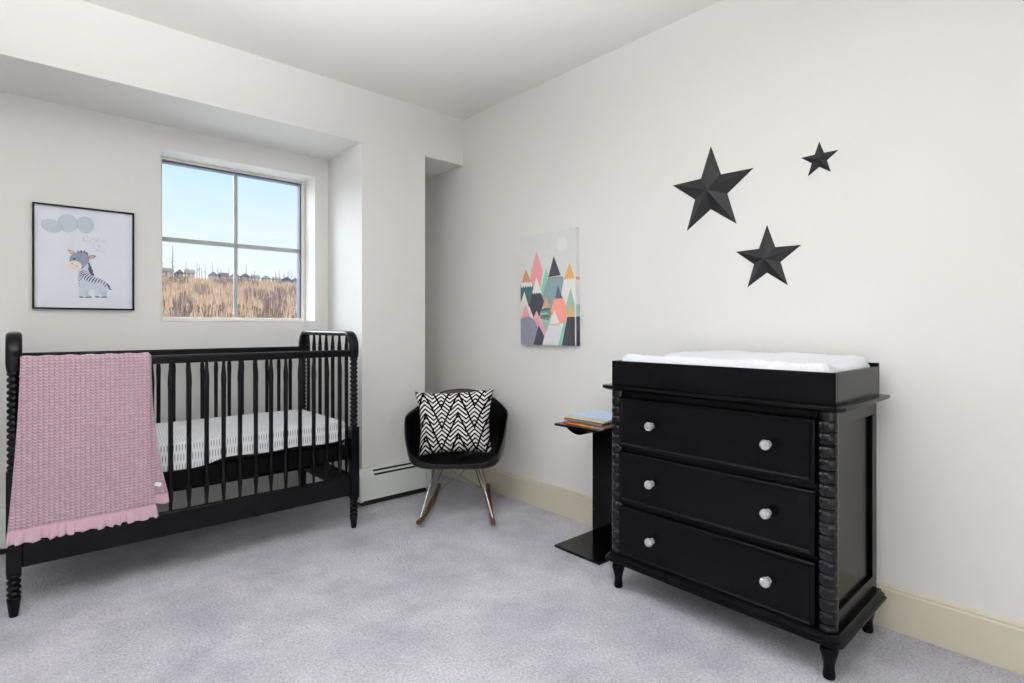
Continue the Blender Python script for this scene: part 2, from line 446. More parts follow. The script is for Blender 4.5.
def drape(xl0, xr0, xl1, xr1, zb, yfront, yback, zback, off, nu=70, flare=0):
    """front fall, over the rail, and back fall"""
    path = []
    ztop = .983+off
    for k in range(26): path.append((yfront, zb+(ztop-.016-zb)*k/25))
    ymid = 2.812; rad = (ymid-yfront)
    for k in range(1, 8):
        a = PI-PI*k/8; path.append((ymid+rad*math.cos(a), ztop-.016+.016*math.sin(a)))
    if zback is not None:
        for k in range(10): path.append((yback, ztop-.016-(ztop-.016-zback)*k/9))
    n = len(path)-1
    def fn(i, j):
        q = j*n; k = min(int(q), n-1); t = q-k
        y = path[k][0]*(1-t)+path[k+1][0]*t; z = path[k][1]*(1-t)+path[k+1][1]*t
        d = max(0, (ztop-z))/(ztop-zb) if q < 26 else 0
        xl = xl0+(xl1-xl0)*d**1.5; xr = xr0+(xr1-xr0)*d**2.2
        x = xl+(xr-xl)*i
        if q < 26: y -= d*(.004+.0035*math.sin(i*9+1)+.0025*math.sin(i*23))+flare*d*d
        z2 = z + .0015*math.sin(i*40)*(1-d)
        return Vector((x, y, z2))-BO
    return fn, n
fn, n = drape(.006, .418, -.030, .440, .333, 2.7775, 2.842, .80, .004)
MB().grid(fn, 80, n*2).build('front_layer', KNIT, bl, smooth=60, solid=.004)
fn2, n2 = drape(.05, .426, .30, .487, .375, 2.7885, 2.842, None, -.003)
MB().grid(fn2, 40, n2*2).build('folded_under_layer', KNIT, bl, smooth=60, solid=.003)
def ruffle(fn, zlen, n, amp, name, spread=.0):
    e0 = [fn(i/n, 0) for i in range(n+1)]
    def rf(i, j):
        k = int(round(i*n)); p = e0[k]; a = i*n
        fold = math.copysign(abs(math.sin(a*.40+1.6*math.sin(a*.09)))**.7, math.sin(a*.40+1.6*math.sin(a*.09)))+.4*math.sin(a*.23+1)
        y = p.y-(.002 if amp > .002 else 0)-amp*j*(.6+.5*fold); z = p.z-zlen*j*(1+.07*fold)+.004*(1-j)
        x = p.x+(i-.5)*spread*j+.004*j*math.cos(a*.62)
        return Vector((x, y, z))
    return MB().grid(rf, n, 8).build(name, RUFF, bl, smooth=60, solid=.0015)
ruffle(fn, .048, 200, .011, 'ruffle', .02)
ruffle(fn2, .042, 60, .001, 'ruffle', .004)
tg = MB().box(-.012, .012, -.0006, .0006, -.008, .008).build('care_tag', TAGW, bl)
tg.location = Vector((.447, 2.768, .424))-BO; tg.rotation_euler = (0, .35, 0)

# ------------------------------------------------------------------ dresser with spool corners
DX0, DX1, DY0, DY1 = 1.862, 2.322, .587, 1.447
dr = thing('dresser', 'tall black three drawer dresser with turned corners and crystal knobs against the right wall', 'dresser', (2.09, 1.012, 0))
DO = Vector((2.09, 1.012, 0))
def dpart(mb, name, m=BLACK2, parent=dr, **k):
    mb.v = [tuple(Vector(p)-DO) for p in mb.v]; return mb.build(name, m, parent, **k)
def slab(z0, z1, ov, name, steps):
    rings = []
    for o, z in steps:
        x0, x1, y0, y1 = DX0-o, DX1, DY0-o, DY1+o*.7
        r = .028
        ring = []
        for cx, cy, a0 in ((x1-.003, y1-.003, 0), (x0+r, y1-r, 90), (x0+r, y0+r, 180), (x1-.003, y0+.003, 270)):
            rr = .003 if cx > 2.2 else r
            for k in range(6): a = math.radians(a0+18*k); ring.append((cx+rr*math.cos(a), cy+rr*math.sin(a), z))
        rings.append(ring)
    return dpart(MB().sweep(rings), name, smooth=40)
slab(.838, .86, .04, 'top', [(.014, .836), (.026, .840), (.036, .846), (.036, .854), (.033, .857)])
slab(.118, .152, .03, 'base_moulding', [(.004, .116), (.020, .118), (.026, .123), (.026, .129), (.019, .133), (.019, .139), (.010, .145), (.008, .152)])
# carcass
cs = MB()
cs.box(DX0+.020, DX1-.012, DY0+.024, DY1-.024, .152, .160).box(DX1-.012, DX1-.004, DY0+.01, DY1-.01, .152, .836)
cs.box(DX0+.024, DX0+.045, DY0+.03, DY1-.03, .152, .836)
dpart(cs, 'carcass', bevel=.001)
for s, y in ((-1, DY0), (1, DY1)):
    q = MB()
    yi, yo = (y+.018, y+.026) if s < 0 else (y-.026, y-.018)
    q.box(DX0+.03, DX1-.01, min(yi, yo), max(yi, yo), .152, .836)
    a, c = (y+.006, y+.018) if s < 0 else (y-.018, y-.006)
    q.box(DX0+.05, DX1, a, c, .785, .836).box(DX0+.05, DX1, a, c, .152, .205).box(DX1-.05, DX1, a, c, .205, .785).box(DX0+.05, DX0+.062, a, c, .205, .785)
    dpart(q, 'side_panel', bevel=.002)
# turned corner posts
def spool():
    out = [(.020, .152), (.0285, .154), (.0285, .166)]
    z = .168; p = .0399
    while z+p < .83:
        out += [(.0262, z), (.0288, z+.0018), (.0288, z+.0040), (.0262, z+.0060), (.0285, z+.0085), (.0295, z+.016), (.0295, z+.028), (.0285, z+p-.003)]
        z += p
    out += [(.0262, z), (.0288, z+.002), (.0288, .836)]
    return out
for y in (DY0+.027, DY1-.027):
    o = MB().lathe(spool(), 24).build('corner_post', TURNED, dr, smooth=50); o.location = Vector((DX0+.027, y, 0))-DO
# drawers with bevelled fields and knobs
zc = [.705, .4755, .248]; y0, y1 = .645, 1.389+.018
for z in zc:
    h = .1045; xf = DX0+.004
    d = MB()
    d.box(xf+.010, xf+.022, y0, y1, z-h, z+h)
    # raised edge frame stepping back to a flat field
    steps = [(0, .010), (0, .003), (.004, .0), (.012, .0), (.018, .006), (.020, .0065)]
    rings = []
    for ins, dx in steps:
        rings.append([(xf+dx, y0+ins, z-h+ins), (xf+dx, y1-ins, z-h+ins), (xf+dx, y1-ins, z+h-ins), (xf+dx, y0+ins, z+h-ins)])
    d.sweep(rings)
    dw = dpart(d, 'drawer', bevel=.0012)
    for yk in (.79, 1.243):
        kb = MB()
        kb.lathe([(.011, 0), (.011, .003), (.005, .005), (.0045, .014), (.006, .016)], 20, axis='x', mi=1)
        kb.v = [(-p[0], p[1], p[2]) for p in kb.v]
        rs = [(.006, .014), (.010, .017), (.0162, .022), (.0178, .0285), (.0162, .035), (.0105, .040), (.004, .0415)]
        o = len(kb.v); kb.lathe([(r, -a) for r, a in rs], 10, axis='x', mi=0)
        ko = kb.build('knob', [CRYSTAL, NICKEL], dw); ko['label'] = 'faceted crystal knob'
        ko.location = Vector((xf+.0065, yk, z+.003))-DO
# legs
lp = [(.0165, 0), (.018, .004), (.0185, .012), (.0160, .028), (.0165, .045), (.0215, .066), (.0265, .084), (.0270, .092), (.0225, .100), (.0165, .103), (.0225, .106), (.0225, .110), (.0200, .116)]
lg = MB().lathe(lp, 24).build('leg', BLACK2, dr, smooth=50)
for i, (x, y) in enumerate(((DX0+.028, DY0+.024), (DX0+.028, DY1-.024), (DX1-.04, DY0+.024), (DX1-.04, DY1-.024))):
    o = lg if i == 0 else dupe(lg, (0, 0, 0)); o.location = Vector((x, y, 0))-DO

# changing tray on the dresser
tr = thing('changing_tray', 'open black changing tray lying on top of the dresser around the white pad', 'tray', (2.09, 1.012, .8572))
TO = Vector((2.09, 1.012, .8572))
def tpart(mb, name, m=BLACK2, **k):
    mb.v = [tuple(Vector(p)-TO) for p in mb.v]; return mb.build(name, m, tr, **k)
tx0, tx1, ty0, ty1, zt0, zt1 = 1.862, 2.318, .583, 1.436, .8572, .9585
tpart(MB().box(tx0, tx0+.016, ty0, ty1, zt0, zt1), 'front_board', bevel=.0015)
tpart(MB().box(tx1-.016, tx1, ty0, ty1, zt0, zt1+.012), 'back_board', bevel=.0015)
for ya, yb in ((ty0, ty0+.016), (ty1-.016, ty1)): tpart(MB().box(tx0+.0162, tx1-.0162, ya, yb, zt0, zt1), 'end_board', bevel=.0015)

# contoured changing pad
def padf():
    nx, ny = 28, 48; x0, x1, y0, y1 = tx0+.020, tx1-.020, ty0+.022, ty1-.022
    def top(i, j):
        x = x0+(x1-x0)*i; y = y0+(y1-y0)*j
        e = min(i, 1-i)*(x1-x0); ey = min(j, 1-j)*(y1-y0)
        rd = lambda t, r: 0 if t >= r else r-math.sqrt(max(0, r*r-(r-t)**2))
        lobe = .112+.014*(math.cos(2*PI*i)) + .014*(i**2)
        lobe -= .018*i*max(0, (j-.72)/.28)**1.2
        z = .8605+lobe-rd(e, .03)-rd(ey, .035)
        z += .0020*math.sin(y*60+x*30)*math.sin(x*50) + .0025*math.sin(y*23+1) + .0012*math.sin(y*131+x*40)
        return (x, y, max(z, .90))
    m = MB(); vs = [top(i/nx, j/ny) for j in range(ny+1) for i in range(nx+1)]
    bt = [(p[0], p[1], .8605) for p in vs]; N = len(vs); fs = []
    for j in range(ny):
        for i in range(nx):
            a = j*(nx+1)+i; fs.append((a, a+1, a+nx+2, a+nx+1)); fs.append((N+a, N+a+nx+1, N+a+nx+2, N+a+1))
    for i in range(nx):
        fs.append((i, N+i, N+i+1, i+1)); a = ny*(nx+1)+i; fs.append((a, a+1, N+a+1, N+a))
    for j in range(ny):
        a = j*(nx+1); fs.append((a, a+nx+1, N+a+nx+1, N+a)); a += nx; fs.append((a, N+a, N+a+nx+1, a+nx+1))
    m.add([tuple(Vector(p)-Vector((2.09, 1.012, .8605))) for p in vs+bt], fs)
    return m
pad = padf().build('changing_pad', WHITEC, smooth=70); pad.location = (2.09, 1.012, .8605)
tag(pad, 'white contoured changing pad with a soft quilted cover inside the black tray', 'changing pad')

# ------------------------------------------------------------------ side table and books
st = thing('side_table', 'black C shaped side table between the dresser and the rocking chair, holding picture books', 'side table', (2.15, 1.75, 0))
SO = Vector((2.15, 1.75, 0))
def spart(mb, name, m=TBLACK, **k):
    mb.v = [tuple(Vector(p)-SO) for p in mb.v]; return mb.build(name, m, st, **k)
spart(MB().box(1.99, 2.335, 1.605, 1.893, 0.0005, .012), 'base_plate', bevel=.002)
spart(MB().box(2.286, 2.304, 1.605, 1.893, .012, .607), 'back_panel', bevel=.002)
spart(MB().box(1.99, 2.335, 1.605, 1.893, .608, .620), 'tabletop', bevel=.003)
# curved sling under the top
def sling(i, j):
    y = 1.705+.165*i; x = 2.045+.238*j
    z = .6075-.036*math.sin(PI*i)**.8-.0005
    return Vector((x, y, z))-SO
MB().grid(sling, 20, 4).build('magazine_sling', TBLACK, st, smooth=60, solid=.003)
spart(MB().add([(2.285, 1.625, .607), (2.285, 1.625, .52), (2.215, 1.625, .607), (2.285, 1.633, .607), (2.285, 1.633, .52), (2.215, 1.633, .607)], [(0,1,2),(3,5,4),(0,3,4,1),(1,4,5,2),(2,5,3,0)]), 'bracket')
for y, z in ((1.88, .13), (1.88, .30)): spart(MB().lathe([(.003, 0), (.003, -.0015), (.0015, -.002)], 10, axis='x', c=(2.2861, y, z)), 'screw_cap', NICKEL)
def book(zb, th, x0, x1, y0, y1, cover, rot, label, pages=(225, 214, 196), spine=False):
    b = thing('picture_book', label, 'book', ((x0+x1)/2, (y0+y1)/2, zb), rot, None)
    hx, hy = (x1-x0)/2, (y1-y0)/2
    c = .0016
    mc = mat('book_cover_%d_%d_%d' % cover, cover, .35, var=.12, vscale=25, coat=.3)
    pg = mat('page_paper_%d_%d_%d' % pages, pages, .9, var=.10, vscale=220)
    sx_ = -1 if spine else 1
    MB().box(-hx, hx, -hy, hy, 0, c).box(-hx, hx, -hy, hy, th-c, th).box(*sorted((sx_*(hx-c), sx_*hx)), -hy, hy, c, th-c).build('cover', mc, b, bevel=.0006)
    if spine:      # printed spine: red running to yellow, white end with black marks
        cs_ = [(206, 84, 56), (222, 120, 60), (206, 132, 40), (228, 176, 60), (214, 150, 70), (226, 210, 200), (226, 214, 208)]
        q = MB(); n_ = len(cs_)
        for k_ in range(n_): q.add([(-hx-.0003, hy-2*hy*(k_+e_)/n_, z_) for e_, z_ in ((0, .0008), (1, .0008), (1, th-.0008), (0, th-.0008))], [(0, 1, 2, 3)], k_)
        for k_ in range(5):
            yb_ = hy-2*hy*(.76+.045*k_); q.add([(-hx-.0005, yb_, .0018), (-hx-.0005, yb_-.006, .0018), (-hx-.0005, yb_-.006, th-.0018), (-hx-.0005, yb_, th-.0018)], [(0, 1, 2, 3)], n_)
        q.build('spine_print', [mat('spine_%d_%d' % (c_[0], c_[1]), c_, .5) for c_ in cs_]+[mat('spine_black', (30, 30, 34), .5)], b)
    MB().box(-hx+.004, hx-c, -hy+.004, hy-.004, c+.0001, th-c-.0001).build('page_block', pg, b)
    return b
zb = .6202
book(zb, .0075, 2.030, 2.275, 1.615, 1.868, (196, 70, 48), 0, 'thin picture book with a red cover, lowest of the stack on the black side table', (226, 200, 180), True)
book(zb+.0077, .0065, 2.040, 2.280, 1.612, 1.858, (196, 170, 150), .01, 'thin picture book with a dull beige cover, second from the bottom of the stack', (150, 132, 116))
book(zb+.0144, .0130, 2.028, 2.285, 1.618, 1.866, (92, 78, 74), -.012, 'grey brown picture book, thickest of the stack on the side table', (136, 128, 122))
book(zb+.0276, .0075, 2.034, 2.283, 1.615, 1.862, (226, 214, 176), .008, 'thin picture book with cream page edges just under the pale blue one', (240, 230, 196))
book(zb+.0353, .0055, 2.050, 2.285, 1.612, 1.848, (176, 200, 232), .02, 'pale blue picture book lying uppermost on the stack', (222, 232, 210))

# ------------------------------------------------------------------ rocking armchair
CF = (math.cos(math.radians(47.97)), math.sin(math.radians(47.97)))
CRr = (CF[1], -CF[0])
co_ = (CF[0]*3.30-CRr[0]*.325, CF[1]*3.30-CRr[1]*.325, 0)
crz = math.atan2(CF[1], CF[0])-PI/2
ch = thing('rocking_chair', 'black moulded shell armchair on chrome wires and walnut rockers in the corner', 'chair', co_, crz)
rim = [(0, -.262, .338), (.10, -.262, .340), (.17, -.255, .350), (.225, -.240, .372), (.262, -.222, .420), (.282, -.195, .490), (.292, -.155, .555), (.300, -.090, .582),
       (.302, .0, .586), (.297, .07, .590), (.282, .135, .597), (.258, .190, .615), (.208, .232, .648), (.145, .262, .678), (.075, .277, .692), (0, .282, .697)]
def cat(P, t):
    n = len(P)-1; q = t*n; k = min(int(q), n-1); f = q-k
    p0, p1, p2, p3 = P[max(k-1, 0)], P[k], P[k+1], P[min(k+2, n)]
    if k == 0: p0 = tuple((-P[1][0], P[1][1], P[1][2]))
    if k == n-1: p3 = tuple((-P[n-1][0], P[n-1][1], P[n-1][2]))
    return tuple(.5*((2*b)+(-a+c)*f+(2*a-5*b+4*c-d)*f*f+(-a+3*b-3*c+d)*f**3) for a, b, c, d in zip(p0, p1, p2, p3))
NT, NR = 96, 22
vs = []; fs = []
zc0 = .292; cy0 = -.015
def shellp(t, r):
    # t 0..1 around, r 0..1 from centre
    if t <= .5: px, py, pz = cat(rim, t*2)
    else: px, py, pz = cat(rim, (1-t)*2); px = -px
    px *= .95
    a = r*PI/2; back = max(0, -math.cos(2*PI*t))       # 1 at back
    sf = max(0, 1-abs(2*t-.72)/.36) if t <= .5 else max(0, 1-abs(2*(1-t)-.72)/.36)
    n_ = 2.8+2.2*max(0, math.sin(2*PI*min(t, 1-t)))-1.0*back
    gx = math.sin(a)**(2/n_); gz = 1-(max(0, math.cos(a)))**(2/n_)
    if r >= 1: gz = 1; gx = 1
    rise = pz-zc0
    flare = .016*max(0, (r-.93)/.07)
    x = px*gx; y = cy0+(py-cy0)*gx; z = zc0+rise*gz
    L = math.hypot(px, py); sidef = max(0, math.sin(2*PI*t)**2) if py > -.16 else 0
    x += px/L*flare; y += py/L*flare
    return (x, y, z)
for j in range(1, NR+1):
    r = (j/NR)
    for i in range(NT): vs.append(shellp(i/NT, r))
vs.append((0, cy0, zc0))
for j in range(NR-1):
    for i in range(NT):
        i2 = (i+1) % NT; fs.append((j*NT+i, j*NT+i2, (j+1)*NT+i2, (j+1)*NT+i))
for i in range(NT): fs.append((len(vs)-1, (i+1) % NT, i))
MB().add(vs, fs).build('seat_shell', PLASTIC, ch, smooth=80, solid=.007, sub=1)
# rockers
FL, FR, RL, RR = (-.183, -.325), (.223, -.325), (-.163, .375), (.163, .375)
def rocker(f, r):
    secs = []
    for k in range(15):
        t = k/14; x = f[0]+(r[0]-f[0])*t; y = f[1]+(r[1]-f[1])*t; z = .22*(y-.02)**2+.0005
        hw, hh = .0125, .030
        hh = .030-.006*abs(2*t-1)
        ring = []
        for q in range(12):
            a = 2*PI*q/12; c_ = math.copysign(abs(math.cos(a))**.6, math.cos(a)); s_ = math.copysign(abs(math.sin(a))**.6, math.sin(a))
            ring.append((x+hw*c_, y, z+hh/2+hh/2*s_))
        secs.append(ring)
    return MB().sweep(secs).build('rocker', WALNUT, ch, smooth=50)
rocker(FL, RL); rocker(FR, RR)
def wire(a, b, r=.0036):
    w_ = MB().tube([a, b], r, 8).build('wire_leg', CHROME, ch, smooth=60); return w_
zt = .2845; rf = lambda f, r, t: (f[0]+(r[0]-f[0])*t, f[1]+(r[1]-f[1])*t)
for s, f, r in ((-1, FL, RL), (1, FR, RR)):
    a = rf(f, r, .08); b_ = rf(f, r, .84)
    wire((a[0], a[1], .045), (s*.125, -.085, zt)); wire((a[0]-s*.006, a[1]+.012, .043), (s*.075, .095, zt))
    wire((b_[0], b_[1], .032), (s*.125, .085, zt)); wire((b_[0]-s*.004, b_[1]-.01, .032), (-s*.085, -.06, zt), .0032)
wf = MB()
wf.tube([(-.125, -.085, zt), (.125, -.085, zt)], .004).tube([(-.125, .09, zt), (.125, .09, zt)], .004).tube([(-.125, -.085, zt), (-.125, .09, zt)], .004).tube([(.125, -.085, zt), (.125, .09, zt)], .004)
wf.tube([(-.085, -.085, zt-.004), (0, -.02, zt-.035), (.085, -.085, zt-.004)], .003)
wf.build('mounting_frame', CHROME, ch, smooth=60)

# patterned pillow
PIL = bpy.data.materials.new('black_white_zigzag_weave'); nt, b = nodes(PIL); g = NG(PIL)
_, u, v, w_ = g.coord('UV')
nx_ = nt.nodes.new('ShaderNodeTexNoise'); nx_.inputs['Scale'].default_value = 9; nt.links.new(_, nx_.inputs['Vector'])
wob = g.m('MULTIPLY', g.m('SUBTRACT', nx_.outputs['Fac'], .5), .012)
uu = g.m('ADD', g.m('MULTIPLY', g.m('ADD', u, wob), 4.35), .05)
zz = g.m('PINGPONG', uu, .5)                         # 0..0.5 triangle
ph = g.m('ADD', g.m('MULTIPLY', v, 14.0), g.m('MULTIPLY', zz, -3.4))
st_ = g.m('FRACT', ph)
white = g.m('GREATER_THAN', st_, .46)
# tall black zigzag lines laid over the small chevrons
zb_ = g.m('PINGPONG', g.m('ADD', g.m('MULTIPLY', uu, .5), .25), .5)
f2 = g.m('FRACT', g.m('ADD', g.m('MULTIPLY', v, 2.9), g.m('MULTIPLY', zb_, -3.4)))
nb = g.m('GREATER_THAN', f2, .20)
fac = g.m('MULTIPLY', white, nb)
nt.links.new(g.mix(fac, (16, 15, 16), (228, 228, 226)), b.inputs['Base Color'])
b.inputs['Roughness'].default_value = .95; b.inputs['Specular IOR Level'].default_value = .1
bp = nt.nodes.new('ShaderNodeBump'); bp.inputs['Strength'].default_value = .4; bp.inputs['Distance'].default_value = .003
nt.links.new(fac, bp.inputs['Height']); nt.links.new(bp.outputs['Normal'], b.inputs['Normal'])
PW, PH, PT = .234, .196, .062
def pil(side):
    def f(i, j):
        a, c_ = 2*i-1, 2*j-1
        pin = lambda t: 1-.10*(1-t*t)
        x = a*PW*pin(c_)*(1-.0*c_); y = c_*PH*pin(a)
        x *= 1+.05*(c_)*abs(a)
        z = PT*max(0, (1-a**4)*(1-c_**4))**.55
        z += .004*math.sin(7*a+3)*math.sin(5*c_)*(1-a*a)*(1-c_*c_)
        return (x, side*z, y)
    return f
pm = MB().grid(pil(-1), 40, 40).grid(pil(1), 40, 40)
pl = pm.build('throw_pillow', PIL, smooth=80)
bmx = bmesh.new(); bmx.from_mesh(pl.data); bmesh.ops.remove_doubles(bmx, verts=bmx.verts, dist=1e-5); bmesh.ops.recalc_face_normals(bmx, faces=bmx.faces); bmx.to_mesh(pl.data); bmx.free()
Mc = Matrix.Translation(co_) @ Matrix.Rotation(crz, 4, 'Z')
pl.matrix_world = Mc @ Matrix.Translation((-.024, .040, .522)) @ Matrix.Rotation(math.radians(-2.6), 4, 'Y') @ Matrix.Rotation(math.radians(-17), 4, 'X')
tag(pl, 'square black and white zigzag woven pillow leaning in the black rocking chair', 'pillow')

# ------------------------------------------------------------------ stars on the wall
def star(cy, cz, tips, vals, depth, label):
    """tips and valleys as (y,z) on the wall, ridge point towards the room"""
    o = thing('wall_star', label, 'wall decoration', (XR, cy, cz), 0, None)
    ring = []
    for a, v_ in zip(tips, vals): ring += [a, v_]
    vs = [(-depth, 0, 0)] + [(-.002, y, z) for y, z in ring] + [(0, y, z) for y, z in ring]
    n = len(ring); fs = []
    for i in range(n):
        j = (i+1) % n; fs.append((0, 1+i, 1+j)); fs.append((1+i, 1+n+i, 1+n+j, 1+j))
    fs.append(tuple(range(1+n, 1+2*n)))
    return o, vs, fs
def mk(cy, cz, R, r, rot, depth, label):
    tips = []; vals = []
    for k in range(5):
        a = rot+2*PI*k/5; tips.append((-R*math.sin(a), R*math.cos(a)))
        a += PI/5; vals.append((-r*math.sin(a), r*math.cos(a)))
    o, vs, fs = star(cy, cz, tips, vals, depth, label)
    bm_ = MB().add(vs, fs).build('wall_star', STAR)
    bm_.location = (XR, cy, cz); tag(bm_, label, 'wall decoration')
    bpy.data.objects.remove(o)
    return bm_
# star orientation found from their five tips
mk(1.262, 1.726, .207, .083, 0, .042, 'largest of the three black metal stars on the right wall')
mk(1.007, 1.390, .144, .058, 0, .030, 'middle sized black metal star, lowest of the three on the wall above the dresser')
mk(.802, 1.767, .072, .029, 0, .015, 'smallest black metal star, furthest right of the three on the wall')

# ------------------------------------------------------------------ framed zebra print
fx0, fx1, fz0, fz1 = .052, .476, 1.191, 1.727
fp = thing('framed_print', 'zebra with balloons in a thin black frame, hanging left of the window', 'picture', (fx0, YW, fz0))
W_, H_ = fx1-fx0, fz1-fz0
ft, fd = .009, .022
MB().box(0, W_, -fd, 0, 0, ft).box(0, W_, -fd, 0, H_-ft, H_).box(0, ft, -fd, 0, ft, H_-ft).box(W_-ft, W_, -fd, 0, ft, H_-ft).build('frame', BLACK, fp, bevel=.001)
def flat(polys, y0, dy, name, mats, parent):
    """flat ink shapes: list of (material index, [(x,z)...])"""
    m = MB()
    for k, (mi, P) in enumerate(polys):
        m.add([(x, y0-dy*k, z) for x, z in P], [tuple(range(len(P)))], mi)
    return m
def ell(cx, cz, rx, rz, rot=0, n=28):
    out = []
    for k in range(n):
        a = 2*PI*k/n; x, z = rx*math.cos(a), rz*math.sin(a)
        out.append((cx+x*math.cos(rot)-z*math.sin(rot), cz+x*math.sin(rot)+z*math.cos(rot)))
    return out
def stroke(P, w):
    out1 = []; out2 = []
    for i, p in enumerate(P):
        a = P[max(i-1, 0)]; c_ = P[min(i+1, len(P)-1)]; dx, dz = c_[0]-a[0], c_[1]-a[1]; L = math.hypot(dx, dz) or 1
        ww = w if not isinstance(w, (list, tuple)) else w[i]
        nx, nz = -dz/L*ww/2, dx/L*ww/2; out1.append((p[0]+nx, p[1]+nz)); out2.append((p[0]-nx, p[1]-nz))
    return out1+out2[::-1]
PAPER = mat('art_paper', (225, 229, 240), .5, var=.02, vscale=14, spec=.4)
inks = [PAPER, mat('ink_balloon', (194, 201, 214), .6, var=.10, vscale=18), mat('ink_balloon_dark', (174, 182, 198), .6, var=.1, vscale=18),
        mat('ink_slate', (142, 150, 174), .6, var=.3, vscale=40), mat('ink_dark', (70, 76, 94), .6, var=.2, vscale=60), mat('ink_cream', (236, 226, 214), .6, var=.06, vscale=30),
        mat('ink_body', (204, 210, 226), .6, var=.08, vscale=35), mat('ink_pink', (212, 184, 180), .6, var=.08), mat('ink_text', (198, 202, 211), .6, var=.1), mat('ink_brown', (150, 110, 100), .6), mat('ink_plank', (214, 219, 231), .6, var=.02)]
P = [(0, [(ft, ft), (W_-ft, ft), (W_-ft, H_-ft), (ft, H_-ft)])]
for zq in (.115, .215, .29, .385, .46): P.append((10, [(ft, zq), (W_-ft, zq+.001), (W_-ft, zq+.0018), (ft, zq+.0008)]))
P += [(2, ell(.0755, .425, .043, .032, -.28)), (1, ell(.0755, .425, .0405, .0295, -.28)),
      (2, ell(.212, .447, .035, .044)), (1, ell(.212, .447, .0325, .0415)),
      (2, ell(.140, .446, .041, .046, -.2)), (1, ell(.140, .446, .0385, .0435, -.2))]
P += [(8, stroke([(.150, .40), (.160, .35), (.168, .305)], .0009)), (2, stroke([(.103, .452), (.112, .432), (.117, .418)], .004)), (2, stroke([(.178, .462), (.1785, .43)], .003))]
# faint handwriting marks
T = lambda a, c_: (.201+(a-100)/730*.100, .392-(c_-90)/380*.062)
for q in ([(130, 100), (115, 210), (100, 290)], [(140, 110), (220, 100), (280, 190)], [(110, 215), (190, 300), (260, 260)], [(320, 240), (330, 330)], [(400, 130), (430, 200), (505, 290)],
          [(505, 290), (540, 190), (575, 160)], [(590, 160), (585, 290)], [(640, 290), (700, 200), (760, 260)], [(740, 200), (830, 180), (760, 250), (815, 350)],
          [(410, 300), (430, 400), (455, 480)], [(520, 380), (560, 400)], [(600, 350), (600, 410), (640, 470)], [(500, 500), (540, 600)], [(560, 500), (600, 570), (660, 560), (720, 590), (770, 545)]):
    P.append((8, stroke([T(*p) for p in q], .0032)))
body = [(.184,.199),(.204,.220),(.224,.222),(.232,.187),(.244,.178),(.262,.172),(.280,.165),(.296,.155),(.305,.136),(.305,.110),(.303,.069),(.280,.066),(.278,.085),(.272,.086),(.272,.067),(.252,.067),(.250,.112),(.236,.106),(.226,.108),(.222,.086),(.238,.067),(.212,.063),(.206,.085),(.204,.064),(.186,.065),(.186,.115),(.180,.154)]
P += [(4, [(.303,.146),(.308,.140),(.318,.126),(.314,.119),(.328,.110),(.312,.110),(.309,.121),(.300,.136)]), (6, body)]
P += [(1, [(.206,.098),(.210,.075),(.234,.069),(.222,.086),(.226,.108)]), (1, [(.276,.098),(.280,.072),(.300,.071),(.300,.10)])] 
for q in ([(.186,.066),(.204,.065)], [(.212,.065),(.237,.067)], [(.253,.069),(.271,.069)], [(.280,.068),(.303,.070)]): P.append((4, stroke(q, .0055)))
def taper(q, w): n = len(q); return stroke(q, [w*math.sin(PI*(.15+.7*i/(n-1))) for i in range(n)])
for q, w in (([(.186,.190),(.194,.200),(.210,.210)], .004), ([(.183,.178),(.196,.192),(.220,.205)], .004), ([(.183,.165),(.194,.180),(.208,.192)], .004), ([(.184,.150),(.192,.160),(.198,.170)], .004),
             ([(.196,.165),(.204,.182),(.224,.196)], .005), ([(.205,.155),(.212,.175),(.228,.190)], .0055), ([(.214,.150),(.221,.168),(.236,.184)], .006), ([(.224,.146),(.231,.162),(.243,.178)], .006),
             ([(.236,.142),(.243,.158),(.253,.174)], .006), ([(.249,.139),(.254,.155),(.264,.171)], .0055), ([(.262,.141),(.268,.155),(.276,.167)], .0055), ([(.275,.143),(.280,.154),(.287,.161)], .005),
             ([(.286,.134),(.291,.145),(.297,.153)], .005), ([(.292,.122),(.298,.134),(.303,.142)], .005), ([(.181,.135),(.188,.141)], .0035), ([(.182,.122),(.188,.127)], .003)):
    P.append((4, taper(q, w)))
head = [(.147,.260),(.149,.275),(.161,.291),(.180,.300),(.204,.302),(.220,.291),(.228,.272),(.224,.247),(.212,.231),(.200,.216),(.184,.204),(.165,.205),(.149,.216),(.142,.230)]
P += [(4, [(.214,.296),(.221,.288),(.2195,.241),(.224,.252),(.231,.243),(.231,.232),(.238,.228),(.237,.217),(.244,.210),(.242,.199),(.248,.190),(.248,.179),(.237,.182),(.228,.196),(.222,.215),(.219,.241)]),
      (6, [(.195,.222),(.222,.246),(.226,.222),(.204,.214)]),
      (4, [(.176,.298),(.180,.309),(.186,.301),(.194,.313),(.199,.302),(.210,.312),(.211,.300),(.219,.304),(.224,.286),(.200,.292)]),
      (3, head), (9, [(.138,.311),(.149,.290),(.163,.286),(.168,.296),(.156,.307)]), (7, [(.142,.308),(.151,.293),(.161,.289),(.164,.296),(.154,.303)]),
      (9, [(.224,.270),(.228,.286),(.244,.290),(.257,.287),(.246,.273)]), (7, [(.227,.273),(.231,.283),(.243,.286),(.250,.284),(.243,.276)]),
      (5, ell(.167, .228, .029, .027, -.2)), (4, ell(.166, .264, .0055, .0065)), (9, ell(.157, .238, .003, .0035)), (4, stroke([(.172, .229), (.182, .226)], .002)), (9, stroke([(.158, .216), (.170, .213)], .0015))]
pr = flat(P, -.010, .00006, 'print', inks, fp).build('print', inks, fp)
